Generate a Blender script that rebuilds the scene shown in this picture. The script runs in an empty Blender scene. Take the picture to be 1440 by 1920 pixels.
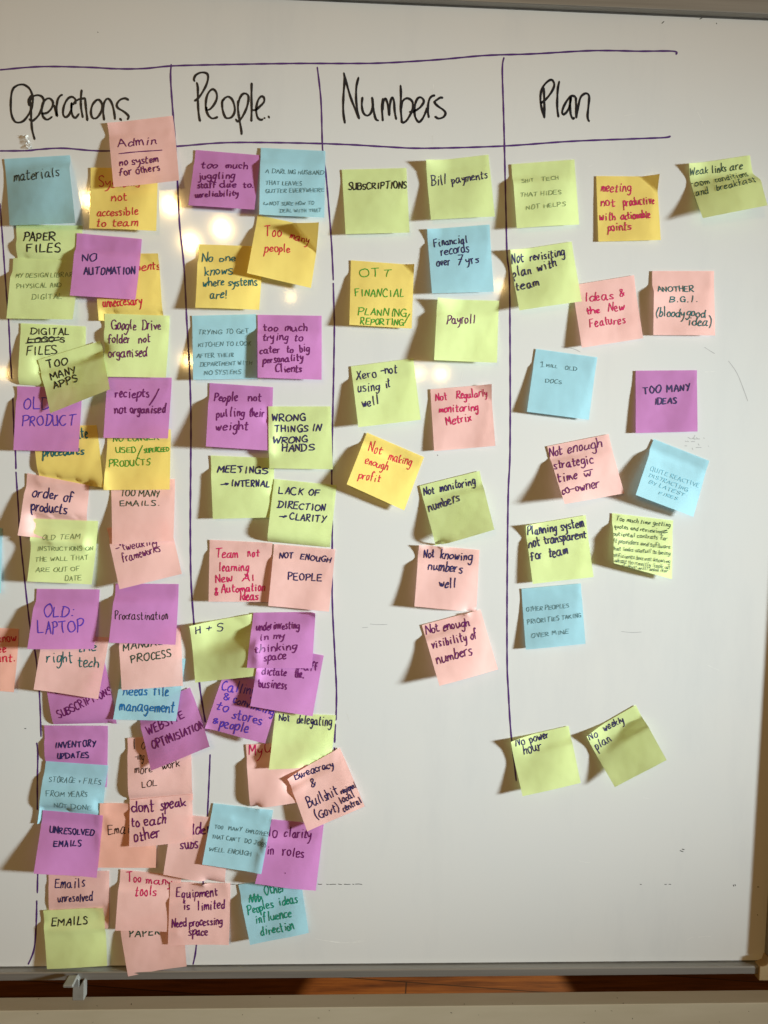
import bpy, bmesh, math, random
import numpy as np
from mathutils import Vector, Matrix
S = bpy.context.scene
COL = S.collection

# ------------------------------------------------------------------ camera
F = 1442.0                                   # focal length in pixels of the 1440x1920 photograph
dh = np.array([35100., 555., 1442.]); dh /= np.linalg.norm(dh)
yv = 1442.0 / math.tan(math.radians(4.5)); xv = -(555 * yv + F * F) / 35100.
dv = np.array([xv, yv, F]); dv -= dh * dv.dot(dh); dv /= np.linalg.norm(dv)
dn = np.cross(dh, dv)
def cam2w(v): return np.array([v.dot(dh), v.dot(dn), -v.dot(dv)])
Z0 = 1.36                                    # height of the middle of the picture over the floor
C = np.array([0, 0, Z0]) - 0.936 * cam2w(np.array([0., 0., 1.]))
cx, cy, cz = cam2w(np.array([1., 0, 0])), cam2w(np.array([0, -1., 0])), cam2w(np.array([0, 0, -1.]))
cam = bpy.data.cameras.new('camera'); camo = bpy.data.objects.new('camera', cam); COL.objects.link(camo)
cam.sensor_fit = 'VERTICAL'; cam.sensor_height = 36; cam.lens = F / 1920 * 36; cam.clip_start = .02; cam.clip_end = 60
camo.matrix_world = Matrix([[cx[0], cy[0], cz[0], C[0]], [cx[1], cy[1], cz[1], C[1]], [cx[2], cy[2], cz[2], C[2]], [0, 0, 0, 1]])
S.camera = camo
FOOT = (720 + F * dn[0] / dn[2], 960 + F * dn[1] / dn[2])
DIST = -C[1]
def at(px, py, h=0.0):
    """point of the board plane (lifted h metres towards the room) seen at a photograph pixel"""
    d = cam2w(np.array([px - 720., py - 960., F]))
    t = (-h - C[1]) / d[1]
    return C + d * t
def at_z(px, py, z):
    d = cam2w(np.array([px - 720., py - 960., F])); return C + d * ((z - C[2]) / d[2])

# ------------------------------------------------------------------ light
W = bpy.data.worlds.new('World'); S.world = W; W.use_nodes = True
bg = W.node_tree.nodes['Background']; bg.inputs[0].default_value = (1.0, .58, .24, 1); bg.inputs[1].default_value = .18
def lamp(name, kind, loc, power, color, target=None, **k):
    l = bpy.data.lights.new(name, kind); l.energy = power; l.color = color
    for a, b in k.items(): setattr(l, a, b)
    o = bpy.data.objects.new(name, l); COL.objects.link(o); o.location = loc
    if target is not None: o.rotation_euler = (Vector(target) - Vector(loc)).to_track_quat('-Z', 'Y').to_euler()
    return o
kt = at(800, 1010)
key = lamp('window_lamp', 'SPOT', (5.0, -1.95, Z0 + .25), 3050, (.85, .97, 1.0), kt, spot_size=math.radians(20), spot_blend=1.0, shadow_soft_size=.30)
key.scale = (.52, 1, 1)
# the row of small warm bulbs whose reflections show in the gloss of the board
for px, py, p in ((166, 376, 1.5), (320, 385, 2.6), (416, 429, 2.4), (357, 455, 2.4), (352, 676, .8), (545, 556, .2), (785, 700, .35), (826, 702, .55), (936, 537, .28), (8, 700, .3)):
    P = at(px, py); d = P - C; d = d * np.array([1, -1, 1]); L = P + d * ((2.7 + P[1]) / -d[1])
    lamp('warm_bulb', 'POINT', L, p * 3.7, (1.0, .66, .25), shadow_soft_size=.023)
lamp('floor_lamp', 'SPOT', (1.1, 1.75, 2.6), 400, (1.0, .84, .5), at_z(830, 1885, 0), spot_size=math.radians(14), spot_blend=.08, shadow_soft_size=.02)
S.view_settings.view_transform = 'Standard'; S.view_settings.look = 'None'; S.view_settings.exposure = .17; S.view_settings.gamma = 1
S.render.engine = 'CYCLES'; S.cycles.use_denoising = True; S.cycles.max_bounces = 6

# ------------------------------------------------------------------ helpers
random.seed(7)
MESHES = {}
def obj(name, verts, faces, mat, parent=None, smooth=False):
    me = bpy.data.meshes.new(name); me.from_pydata([tuple(map(float, v)) for v in verts], [], faces); me.update()
    if smooth: me.polygons.foreach_set('use_smooth', [True] * len(me.polygons))
    o = bpy.data.objects.new(name, me); COL.objects.link(o)
    if mat: me.materials.append(mat)
    if parent: o.parent = parent; o.matrix_parent_inverse = Matrix.Translation(-parent.location)
    return o
def empty(name, loc):
    o = bpy.data.objects.new(name, None); COL.objects.link(o); o.location = tuple(map(float, loc)); o.empty_display_size = .02; return o
def tag(o, label, cat, group=None):
    o['label'] = label; o['category'] = cat
    if group: o['group'] = group
def box(x0, x1, y0, y1, z0, z1):
    v = [(x, y, z) for x in (x0, x1) for y in (y0, y1) for z in (z0, z1)]
    return v, [(0, 1, 3, 2), (4, 6, 7, 5), (0, 4, 5, 1), (2, 3, 7, 6), (0, 2, 6, 4), (1, 5, 7, 3)]
def bevelled(name, vf, mat, parent, w=.002, seg=3):
    o = obj(name, vf[0], vf[1], mat, parent)
    bm = bmesh.new(); bm.from_mesh(o.data); bmesh.ops.recalc_face_normals(bm, faces=bm.faces)
    bmesh.ops.bevel(bm, geom=bm.edges[:], offset=w, segments=seg, profile=.5, affect='EDGES')
    bm.to_mesh(o.data); bm.free()
    o.data.polygons.foreach_set('use_smooth', [len(p.vertices) == 4 and p.area < 4 * w * w for p in o.data.polygons])
    return o
def prism(poly, y0, y1):
    n = len(poly); v = [(x, y0, z) for x, z in poly] + [(x, y1, z) for x, z in poly]
    return v, [tuple(range(n)), tuple(range(2 * n - 1, n - 1, -1))] + [(i, (i + 1) % n, n + (i + 1) % n, n + i) for i in range(n)]

def nodes(name):
    m = bpy.data.materials.new(name); m.use_nodes = True; nt = m.node_tree
    return m, nt, nt.nodes['Principled BSDF'], nt.links
def noise(nt, scale, detail=4, rough=.55, coord='Object', stretch=None):
    tc = nt.nodes.new('ShaderNodeTexCoord'); n = nt.nodes.new('ShaderNodeTexNoise')
    n.inputs['Scale'].default_value = scale; n.inputs['Detail'].default_value = detail; n.inputs['Roughness'].default_value = rough
    src = tc.outputs[coord]
    if stretch:
        mp = nt.nodes.new('ShaderNodeMapping'); mp.inputs['Scale'].default_value = stretch
        nt.links.new(src, mp.inputs[0]); src = mp.outputs[0]
    nt.links.new(src, n.inputs['Vector']); return n
def ramp(nt, src, stops):
    r = nt.nodes.new('ShaderNodeValToRGB')
    while len(r.color_ramp.elements) < len(stops): r.color_ramp.elements.new(.5)
    for e, (p, c) in zip(r.color_ramp.elements, stops): e.position = p; e.color = (*c, 1) if len(c) == 3 else c
    nt.links.new(src, r.inputs[0]); return r
def mix(nt, fac, a, b, mode='MIX'):
    m = nt.nodes.new('ShaderNodeMix'); m.data_type = 'RGBA'; m.blend_type = mode
    for s, x in ((0, fac), (6, a), (7, b)):
        if hasattr(x, 'is_linked'): nt.links.new(x, m.inputs[s])
        elif s == 0: m.inputs[0].default_value = x
        else: m.inputs[s].default_value = (*x, 1)
    return m.outputs[2]
def bump(nt, src, strength, dist):
    b = nt.nodes.new('ShaderNodeBump'); b.inputs['Strength'].default_value = strength; b.inputs['Distance'].default_value = dist
    nt.links.new(src, b.inputs['Height']); return b.outputs[0]

def paper(name, col):
    m, nt, p, L = nodes(name)
    n = noise(nt, 22, 5, .6); oi = nt.nodes.new('ShaderNodeObjectInfo')
    f = noise(nt, 900, 2, .5)
    c0 = mix(nt, n.outputs[0], [x * .93 for x in col], [min(1, x * 1.05) for x in col])
    hs = nt.nodes.new('ShaderNodeHueSaturation'); L.new(c0, hs.inputs['Color'])
    mr = nt.nodes.new('ShaderNodeMapRange'); mr.inputs[3].default_value = .93; mr.inputs[4].default_value = 1.03
    L.new(oi.outputs['Random'], mr.inputs[0]); L.new(mr.outputs[0], hs.inputs['Value'])
    L.new(hs.outputs[0], p.inputs['Base Color']); p.inputs['Roughness'].default_value = .78; p.inputs['Specular IOR Level'].default_value = .25
    b1 = bump(nt, noise(nt, 26, 2, .4).outputs[0], .45, .004)
    bb = nt.nodes.new('ShaderNodeBump'); bb.inputs['Strength'].default_value = .08; bb.inputs['Distance'].default_value = .0004
    L.new(f.outputs[0], bb.inputs['Height']); L.new(b1, bb.inputs['Normal']); L.new(bb.outputs[0], p.inputs['Normal'])
    t = nt.nodes.new('ShaderNodeBsdfTranslucent'); L.new(hs.outputs[0], t.inputs[0])
    mx = nt.nodes.new('ShaderNodeMixShader'); mx.inputs[0].default_value = .27
    L.new(p.outputs[0], mx.inputs[1]); L.new(t.outputs[0], mx.inputs[2]); L.new(mx.outputs[0], nt.nodes['Material Output'].inputs[0])
    return m
PAPER = {'L': paper('lime_paper', (.77, .88, .40)), 'Y': paper('yellow_paper', (.98, .76, .21)), 'P': paper('pink_paper', (.98, .60, .545)),
         'V': paper('purple_paper', (.63, .255, .565)), 'B': paper('blue_paper', (.42, .71, .80)), 'O': paper('salmon_paper', (.96, .52, .41))}
def inkmat(name, col, rough=.5):
    m, nt, p, L = nodes(name)
    n = noise(nt, 130, 3, .6)
    L.new(mix(nt, n.outputs[0], col, [min(1, x * 1.7 + .006) for x in col]), p.inputs['Base Color'])
    p.inputs['Roughness'].default_value = rough; p.inputs['Specular IOR Level'].default_value = .3
    return m
INK = {k: inkmat(n, c) for k, n, c in (('k', 'black_ink', (.008, .009, .012)), ('n', 'navy_ink', (.012, .010, .065)), ('p', 'plum_ink', (.085, .004, .075)),
       ('r', 'red_ink', (.42, .008, .035)), ('m', 'crimson_ink', (.40, .004, .075)), ('t', 'teal_ink', (.0, .085, .09)), ('g', 'green_ink', (.015, .21, .02)),
       ('b', 'blue_ink', (.006, .10, .27)), ('v', 'violet_ink', (.05, .02, .27)), ('d', 'dark_green_ink', (.012, .05, .035)), ('e', 'emerald_ink', (.0, .16, .10)),
       ('s', 'slate_ink', (.05, .12, .14)), ('a', 'pale_slate_ink', (.11, .30, .38)), ('f', 'faint_green_ink', (.09, .14, .06)))}

# ------------------------------------------------------------------ handwriting
G = {}
for line in '''
a 7,9 4,10 1,7 0,3 2,0 5,1 7,6|7,10 7,4 8,0 9.5,1
b 0,18 0.3,9 0,0|0,5 2.5,9.5 6,8 6,3 3,0 0,1
c 6,8.5 4,10 1,8 0,4 2,0 6,1.5
d 6,8 3,10 0,6 1,1 4,0.3 6,4|7,18 6.4,9 7,0
e 0,4.5 5,6 6,8 4,10 1,8 0,4 2,0 6.5,1.5
f 7,16 4.5,18 2.5,15 2.4,8 2,-1|0,9 5.5,9.6
g 6,9 3,10 0,7 1,2 4,1.5 6,5|6.2,10 6.3,0 5,-6 2,-8 -0.5,-5.5
h 0,18 0.2,9 0,0|0,5 3,9.8 5.6,8.5 6,4 6.3,0
i 0.4,10 0.4,5 0.6,0|0.6,14 1,14.8
j 3,10 3,-4 1,-8 -1,-6|3,14 3.4,14.6
k 0,18 0,9 0,0|=6,10 0.5,4.2|=1.5,5.2 6,0
l 0.3,18 0,9 0.5,0
m 0,10 0.2,5 0,0|0,5 2.2,10 4,8.5 4.1,0.5|4.1,5 6.3,10 8.3,8.5 9,0
n 0,10 0.2,5 0,0|0,5 3,10 5.3,8.8 6,4 6.3,0
o 4,10 1,8.5 0,4 2,0 5,1 6.4,5 5.2,9 3,10
p 0,10 0.2,2 -0.4,-8|0,5 3,10 6,8.4 6,3.5 3,0.3 0,1.5
q 6,9 3,10 0,6 1,1 4,0.3 6,4|6.3,10 6,-8 8,-5
r 0,10 0.2,5 0,0|0,5 2,9 5,10
s 6,9 3,10 1,8 3,5.3 5.4,3 4,0 0,1
t 2.2,15.5 2,6 2.6,0.5 5.2,1|0,10 5.6,10.4
u 0,10 0,3.5 2,0 5,2 6,7|6,10 6.2,4 7.6,0.3
v 0,10 1.5,5 3,0 3,0 4.6,6 6.4,10.5
w 0,10 0.8,4 2.2,0.3 4.2,6.5 4.4,6.5 6,0.3 8,5 9,10.5
x =0,10 6,0|=6,10 -0.5,-0.5
y 0,10 0.8,5 3,4 6,7.5|6.3,10 5.6,1 3.4,-6.5 0,-8.2
z =0,10 6,10 0,0 6.5,0
A 0,0 2.5,9 5,18 5,18 7.5,9 9.5,-0.5|1.5,6.5 8.5,7.2
B 0,18 0,9 0,0|-1,17.6 5,18 8,15 6,10.5 1,9.6 1,9.6 7,8.6 9,5 6,0.6 -0.5,0.2
C 9,15.5 6,18 2,15 0,8.5 2,2 5.5,0 9.5,2.5
D 0.6,17 0.5,9 0.5,0|-1,17.5 5,17.6 9.6,13 9.4,5.5 5,0.5 -0.8,0
E =8,17.5 0.3,17.2 0,0.3 8.5,0.6|=0.2,9 6.8,9.6
F =8.5,18 0.2,17.4 0,0|=0.2,9.2 6.5,9.8
G 9,15 6,18 2,15 0,8.5 2,1.8 6,0 9,4 9,8 9,8 5.2,7.6|9,8 9,-1
H =0,18 0.3,0|=8.2,18 8,-0.5|=0.2,9 8.2,9.6
I 0.5,18 0.3,9 0.5,0
J 6,18 6.2,6 4.5,0.6 1.8,0 0,3.5|2,18 9,18
K =0,18 0.2,0|=8,17.5 0.3,8|=2,9.7 8.5,0
L =0.6,18 0,0.4 7.6,0.8
M =0,0 1,17.5 5,6 9.6,17.8 10.4,0
N =0,0 0.4,17.5 7.6,0.4 8.2,18.5
O 5.5,18 1.8,15.5 0,9 1.8,2 5.5,0 9,4 9.8,10 8,16 4.6,18
P 0.3,17 0.4,9 0,-1|-1,16.5 4,18.4 8,16 7.4,11 3.5,8.4 0.4,8.4
Q 5.5,18 1.8,15.5 0,9 1.8,2 5.5,0 9,4 9.8,10 8,16 4.6,18|6,5 10,-2
R 0.3,17.5 0.4,9 0,0|-1,17 4,18.4 7.6,16 6.6,11 0.6,8.8 0.6,8.8 4.6,4.5 9,-0.4
S 8.2,15.5 5.5,18 1.4,16 1.6,11.5 6.4,8 8.2,4 5.5,0.2 0,1.6
T 4.6,17.8 4.8,9 4.6,0|-0.4,17.2 9.8,18.4
U 0,18 0.2,6 2.2,0.6 5.6,0.6 8,5 8.4,18|8.4,18 8.4,6 8.8,0
V 0,18 2,9 4.2,0 4.2,0 6.4,9 8.6,18.5
W =0,18 2.6,0.4 5.4,14 8.4,0.4 11.5,18.5
X =0,18 8,0|=8.2,18.5 -0.4,-0.5
Y =0,18 4,9.6|=8.6,18.5 2.6,-1
Z =0,18 8,17.6 0,0.4 8.6,0.4
& 8,1 2,14 4,18 6.4,15 1.4,6 1.5,1 4.5,0 8,8
+ =0,8 8,8|=4,12.5 4,3
/ =0,-3 7,19
- =0,7 7,7.4
. 0,0 0.7,0.6 0.3,0.9
, 0.6,1 0,-3
: 0,1 0.5,1.6|0,10 0.5,10.6
! 0.7,18 0.3,5|0,0 0.5,0.6
' 0.5,18 0,14
" 0.5,18 0,14|3,18 2.6,14
( 3.6,20 0.6,13 0.4,5 3.4,-3
) 0,20 3,13 3.2,5 0.2,-3
1 0,14 3,18 3,18 3,9 3,0|0,0 6.4,0
7 =0,17.5 7,17.8 2.6,0|=1,9 6.4,9.6
> =0,18 0,4 8,4|=5.6,8.4 8.4,4 5,-0.4
~ =0,9 9,9|=6,13 9.4,9 6,5
'''.strip().split('\n'):
    ch, rest = line[0], line[2:]
    G[ch] = [(s[0] == '=', [tuple(map(float, q.split(','))) for q in s.lstrip('=').split()]) for s in rest.split('|')]
def catmull(P, n=5):
    if len(P) < 3: return seg(P)
    Q = [P[0]] + P + [P[-1]]; out = []
    for i in range(1, len(Q) - 2):
        a, b, c, d = Q[i - 1], Q[i], Q[i + 1], Q[i + 2]
        if b == c: continue
        for k in range(n):
            t = k / n
            out.append(tuple(.5 * (2 * b[j] + (c[j] - a[j]) * t + (2 * a[j] - 5 * b[j] + 4 * c[j] - d[j]) * t * t + (3 * b[j] - a[j] - 3 * c[j] + d[j]) * t ** 3) for j in (0, 1)))
    out.append(P[-1]); return out
def seg(P, n=3):
    out = []
    for a, b in zip(P, P[1:]):
        for k in range(n): out.append((a[0] + (b[0] - a[0]) * k / n, a[1] + (b[1] - a[1]) * k / n))
    out.append(P[-1]); return out
def write(text, x0, y0, x1, y1, H, rnd):
    """strokes, in photograph pixels, of one line of handwriting from (x0,y0) to (x1,y1) along its baseline"""
    caps = text.upper() == text
    sc = H / 18. if caps else H / 10.
    pen = 0; strokes = []
    for ch in text:
        if ch == ' ': pen += 7 if caps else 6.5; continue
        g = G.get(ch, G['o']); w = max(p[0] for _, s in g for p in s)
        nar = 2.2 if w < 2.5 else 0; pen += nar
        kx, ky = rnd.uniform(.85, 1.18), rnd.uniform(.86, 1.14); dy = rnd.uniform(-1.1, 1.1); sl = rnd.uniform(-.04, .16)
        for straight, s in g:
            pts = [(p[0] * kx + rnd.gauss(0, .42), p[1] * ky + dy + rnd.gauss(0, .42)) for p in s]
            for i in range(1, len(s)):
                if s[i] == s[i - 1]: pts[i] = pts[i - 1]
            pts = seg(pts) if straight else catmull(pts)
            strokes.append([(pen + p[0] + sl * p[1], p[1]) for p in pts])
        pen += nar + w * kx + (3.1 if caps else 2.6) * rnd.uniform(.85, 1.35)
    tot = max(max(p[0] for p in s) for s in strokes); tot = max(tot, 1)
    dx, dy = x1 - x0, y1 - y0; ln = math.hypot(dx, dy); ux, uy = dx / ln, dy / ln
    k = ln / tot
    return [[(x0 + p[0] * k * ux + p[1] * sc * uy, y0 + p[0] * k * uy - p[1] * sc * ux) for p in s] for s in strokes]
def ribbon(pts, w, V, Fc, rnd):
    """a pen stroke: two edges and round ends, in photograph pixels"""
    P = [pts[0]]
    for q in pts[1:]:
        d = math.hypot(q[0] - P[-1][0], q[1] - P[-1][1])
        if d > 2.2:
            n = int(d / 2.2) + 1; a = P[-1]
            for k in range(1, n): P.append((a[0] + (q[0] - a[0]) * k / n, a[1] + (q[1] - a[1]) * k / n))
        if d > .25: P.append(q)
    if len(P) < 2: P.append((P[0][0] + .3, P[0][1] + .3))
    n = len(P); base = len(V); hw0 = w / 2; ph = rnd.uniform(0, 6)
    def dirn(i):
        a, b = P[max(0, i - 1)], P[min(n - 1, i + 1)]; l = math.hypot(b[0] - a[0], b[1] - a[1]) or 1
        return (b[0] - a[0]) / l, (b[1] - a[1]) / l
    d = dirn(0); V.append((P[0][0] - d[0] * hw0 * .8, P[0][1] - d[1] * hw0 * .8))
    for i in range(n):
        d = dirn(i); hw = hw0 * (1 + .13 * math.sin(ph + i * .35)) * (.8 if i in (0, n - 1) else 1)
        V.append((P[i][0] - d[1] * hw, P[i][1] + d[0] * hw)); V.append((P[i][0] + d[1] * hw, P[i][1] - d[0] * hw))
    d = dirn(n - 1); V.append((P[-1][0] + d[0] * hw0 * .8, P[-1][1] + d[1] * hw0 * .8))
    Fc.append((base, base + 2, base + 1))
    for i in range(n - 1):
        a = base + 1 + 2 * i; Fc.append((a, a + 1, a + 3, a + 2))
    Fc.append((base + 2 * n - 1, base + 2 * n, base + 2 * n + 1))

# ------------------------------------------------------------------ room behind: floor and wall
def wood():
    m, nt, p, L = nodes('floor_wood')
    tc = nt.nodes.new('ShaderNodeTexCoord')
    br = nt.nodes.new('ShaderNodeTexBrick'); br.inputs['Scale'].default_value = 1; br.inputs['Brick Width'].default_value = 2.6; br.inputs['Row Height'].default_value = .105
    br.inputs['Mortar Size'].default_value = .002; br.inputs['Color1'].default_value = (.8, .8, .8, 1); br.inputs['Color2'].default_value = (1.25, 1.25, 1.25, 1); br.inputs['Mortar'].default_value = (.25, .25, .25, 1)
    mp = nt.nodes.new('ShaderNodeMapping'); mp.inputs['Rotation'].default_value = (0, 0, math.radians(7)); L.new(tc.outputs['Object'], mp.inputs[0]); L.new(mp.outputs[0], br.inputs[0])
    g = noise(nt, 2.4, 9, .68, stretch=(1.2, 16, 1)); kn = nt.nodes.new('ShaderNodeTexVoronoi'); kn.inputs['Scale'].default_value = 6.5; L.new(mp.outputs[0], kn.inputs['Vector'])
    c = ramp(nt, g.outputs[0], [(.32, (.022, .004, .001)), (.5, (.10, .030, .006)), (.7, (.17, .062, .013))])
    k = ramp(nt, kn.outputs['Distance'], [(.03, (.1, .08, .08)), (.10, (1, 1, 1))])
    L.new(mix(nt, 1, mix(nt, 1, c.outputs[0], br.outputs[0], 'MULTIPLY'), k.outputs[0], 'MULTIPLY'), p.inputs['Base Color']); p.inputs['Roughness'].default_value = .45
    p.inputs['Specular IOR Level'].default_value = .25
    return m
fl = obj('floor', [(-6, -4, 0), (6, -4, 0), (6, 5, 0), (-6, 5, 0)], [(0, 1, 2, 3)], wood()); fl['kind'] = 'structure'
def plain(name, a, b, scale, rough, metal=0, stretch=None, bmp=.1):
    m, nt, p, L = nodes(name); n = noise(nt, scale, 6, .6, stretch=stretch)
    L.new(ramp(nt, n.outputs[0], [(.3, a), (.7, b)]).outputs[0], p.inputs['Base Color'])
    p.inputs['Roughness'].default_value = rough; p.inputs['Metallic'].default_value = metal
    L.new(bump(nt, n.outputs[0], bmp, .001), p.inputs['Normal'])
    return m
tan = plain('tan_board', (.50, .30, .10), (.62, .40, .16), 3, .5, stretch=(6, 6, .6))
wy = 2.5
wl = obj('wall', *box(-3, 3, wy, wy + .05, 0, 3.2), tan); wl['kind'] = 'structure'
white = plain('white_gloss_paint', (.70, .66, .56), (.80, .77, .68), 9, .35)
def batten(px, w):
    q = at(px, 6, -wy); bevelled('batten', box(q[0] - w / 2, q[0] + w / 2, wy - .018, wy + .002, .02, 3.15), white, wl, .003)
batten(1255, .016); batten(1347, .022); batten(1120, .016)

# ------------------------------------------------------------------ whiteboard
def boardmat():
    m, nt, p, L = nodes('white_enamel')
    n1 = noise(nt, 3.1, 6, .6); n2 = noise(nt, 9, 8, .7, stretch=(1, 1, .25)); n3 = noise(nt, 1.7, 3, .5)
    c = mix(nt, ramp(nt, n1.outputs[0], [(.35, (0, 0, 0)), (.75, (1, 1, 1))]).outputs[0], (.66, .655, .63), (.63, .64, .63))
    c = mix(nt, ramp(nt, n2.outputs[0], [(.52, (0, 0, 0)), (.80, (.42, .42, .42))]).outputs[0], c, (.52, .53, .54))
    c = mix(nt, ramp(nt, n3.outputs[0], [(.55, (0, 0, 0)), (.8, (.35, .35, .35))]).outputs[0], c, (.55, .63, .65))
    L.new(c, p.inputs['Base Color'])
    r = ramp(nt, n2.outputs[0], [(.3, (.055,) * 3), (.8, (.085,) * 3)]); L.new(r.outputs[0], p.inputs['Roughness'])
    p.inputs['Specular IOR Level'].default_value = .55
    L.new(bump(nt, noise(nt, 5, 2, .4).outputs[0], .05, .002), p.inputs['Normal'])
    return m
xr = at(1436, 1740)[0]; xl = -1.45
zt = at(1080, 21)[2]; zb = at(720, 1808)[2]
wb = empty('whiteboard', (0, 0, zb)); tag(wb, 'large whiteboard in a grey metal frame ruled into columns of sticky notes', 'whiteboard')
obj('panel', *box(xl, xr + .004, 0, .012, zb - .004, zt + .004), boardmat(), wb)
alu = plain('brushed_aluminium', (.27, .26, .235), (.37, .36, .33), 6, .45, .6, stretch=(.5, 8, 30), bmp=.12)
LIP = .0102
def rail(name, x0, x1, z0, z1): return bevelled(name, box(x0, x1, -LIP, .014, z0, z1), alu, wb, .0016)
rail('frame_rail', xl, xr - .012, zb - .0108, zb)
rail('frame_rail', xl, xr - .012, zt, zt + .0185)
rail('frame_rail', xr, xr + .017, zb + .012, zt - .012)
# fine lip line along the panel edge of the rails
lipm = plain('dark_edge_seal', (.05, .045, .04), (.13, .12, .10), 40, .6)
for z0 in (zb + .0001, zt - .0013): obj('edge_seal', *box(xl, xr - .002, -.0008, .0008, z0, z0 + .0012), lipm, wb)
capm = plain('tan_plastic', (.30, .21, .10), (.40, .30, .16), 30, .5)
def cap(zc, s):
    k = lambda a, b: (xr + a, zc + s * b)
    bevelled('corner_cap', prism([k(-.0125, -.018), k(.019, -.018), k(.019, .0118), k(-.001, .0118), k(-.003, .004), k(-.0085, .0012), k(-.0125, .0010)], -LIP - .0022, .0155), capm, wb, .0012)
cap(zb, 1); cap(zt, -1)
def on_board(name, strokes, w, mat, lift=.00006, parent=wb, step=1e-6):
    V, Fc, rnd = [], [], random.Random(len(name) + len(strokes)); Q = []
    for i, s in enumerate(strokes):
        b = len(V); ribbon(s, w, V, Fc, rnd); Q += [at(x, y, lift + step * i) for x, y in V[b:]]
    return obj(name, Q, Fc, mat, parent)
def each(name, strokes, w, mat, lift):
    for i, s in enumerate(strokes): on_board(name, [s], w, mat, lift + i * 1e-6)
lineink = inkmat('purple_marker', (.055, .018, .11), .4)
blackink = inkmat('black_marker', (.006, .007, .010), .4)
RULES = ['0,131 75,125 160,126 220,129 270,128.5 325,123.5 425,121 550,119 650,119 720,118 820,112 910,104 1000,101 1110,95 1200,96 1262,96 1268,102',
 '0,283 50,282.5 75,280 120,278 200,283 330,274.5 425,267.5 550,268 650,271 720,275 795,278 940,274 1070,265 1195,260 1245,258 1257,255.5',
 '321,121 320,150 325,220 330,290 333,345 337,425 345,500 350,597 354,665 357,735 358,810 357,957 357,1010 358,1085 363,1160 374,1282 385,1354',
 '394,1415 392,1465 389,1530', '381,1645 381,1662', '369,1765 366,1790 362,1808',
 '0,382 5,450 12,550 16,597 19,660 22,710', '24,747 26,800 29,847 30,879', '30,885 34,947 38,1010 46,1085 57,1180 67,1230 74,1300 77,1381',
 '69,1393 71,1415 70,1465 70,1518', '71,1630 70,1674', '69,1689 68,1730 64,1779 53,1808',
 '595,126 602,190 605,280 611,325 617,394 622,461 625,525', '625,531 626.5,590 627,620 625.5,715 623.5,800 622,893 623,998 623,1120 627.5,1220 631,1295 630,1350', '629,1358 627.5,1392', '627,1402 628,1412',
 '945,108 942,130 944,200 946,275 949,412 951,480 955,520 956.5,640 956.5,842 953,930 951,1100 951,1240 953,1290 958,1372 968,1464']
for r in RULES: on_board('ruled_line', [catmull([tuple(map(float, q.split(','))) for q in r.split()], 8)], 3.5 if len(r) > 130 else 3.1, lineink, .00006 + .000004 * RULES.index(r))
def trace(s, ox, oy, k): return [catmull([(ox + float(q.split(',')[0]) / k, oy + float(q.split(',')[1]) / k) for q in t.split()], 6) for t in s.split('|')]
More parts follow.
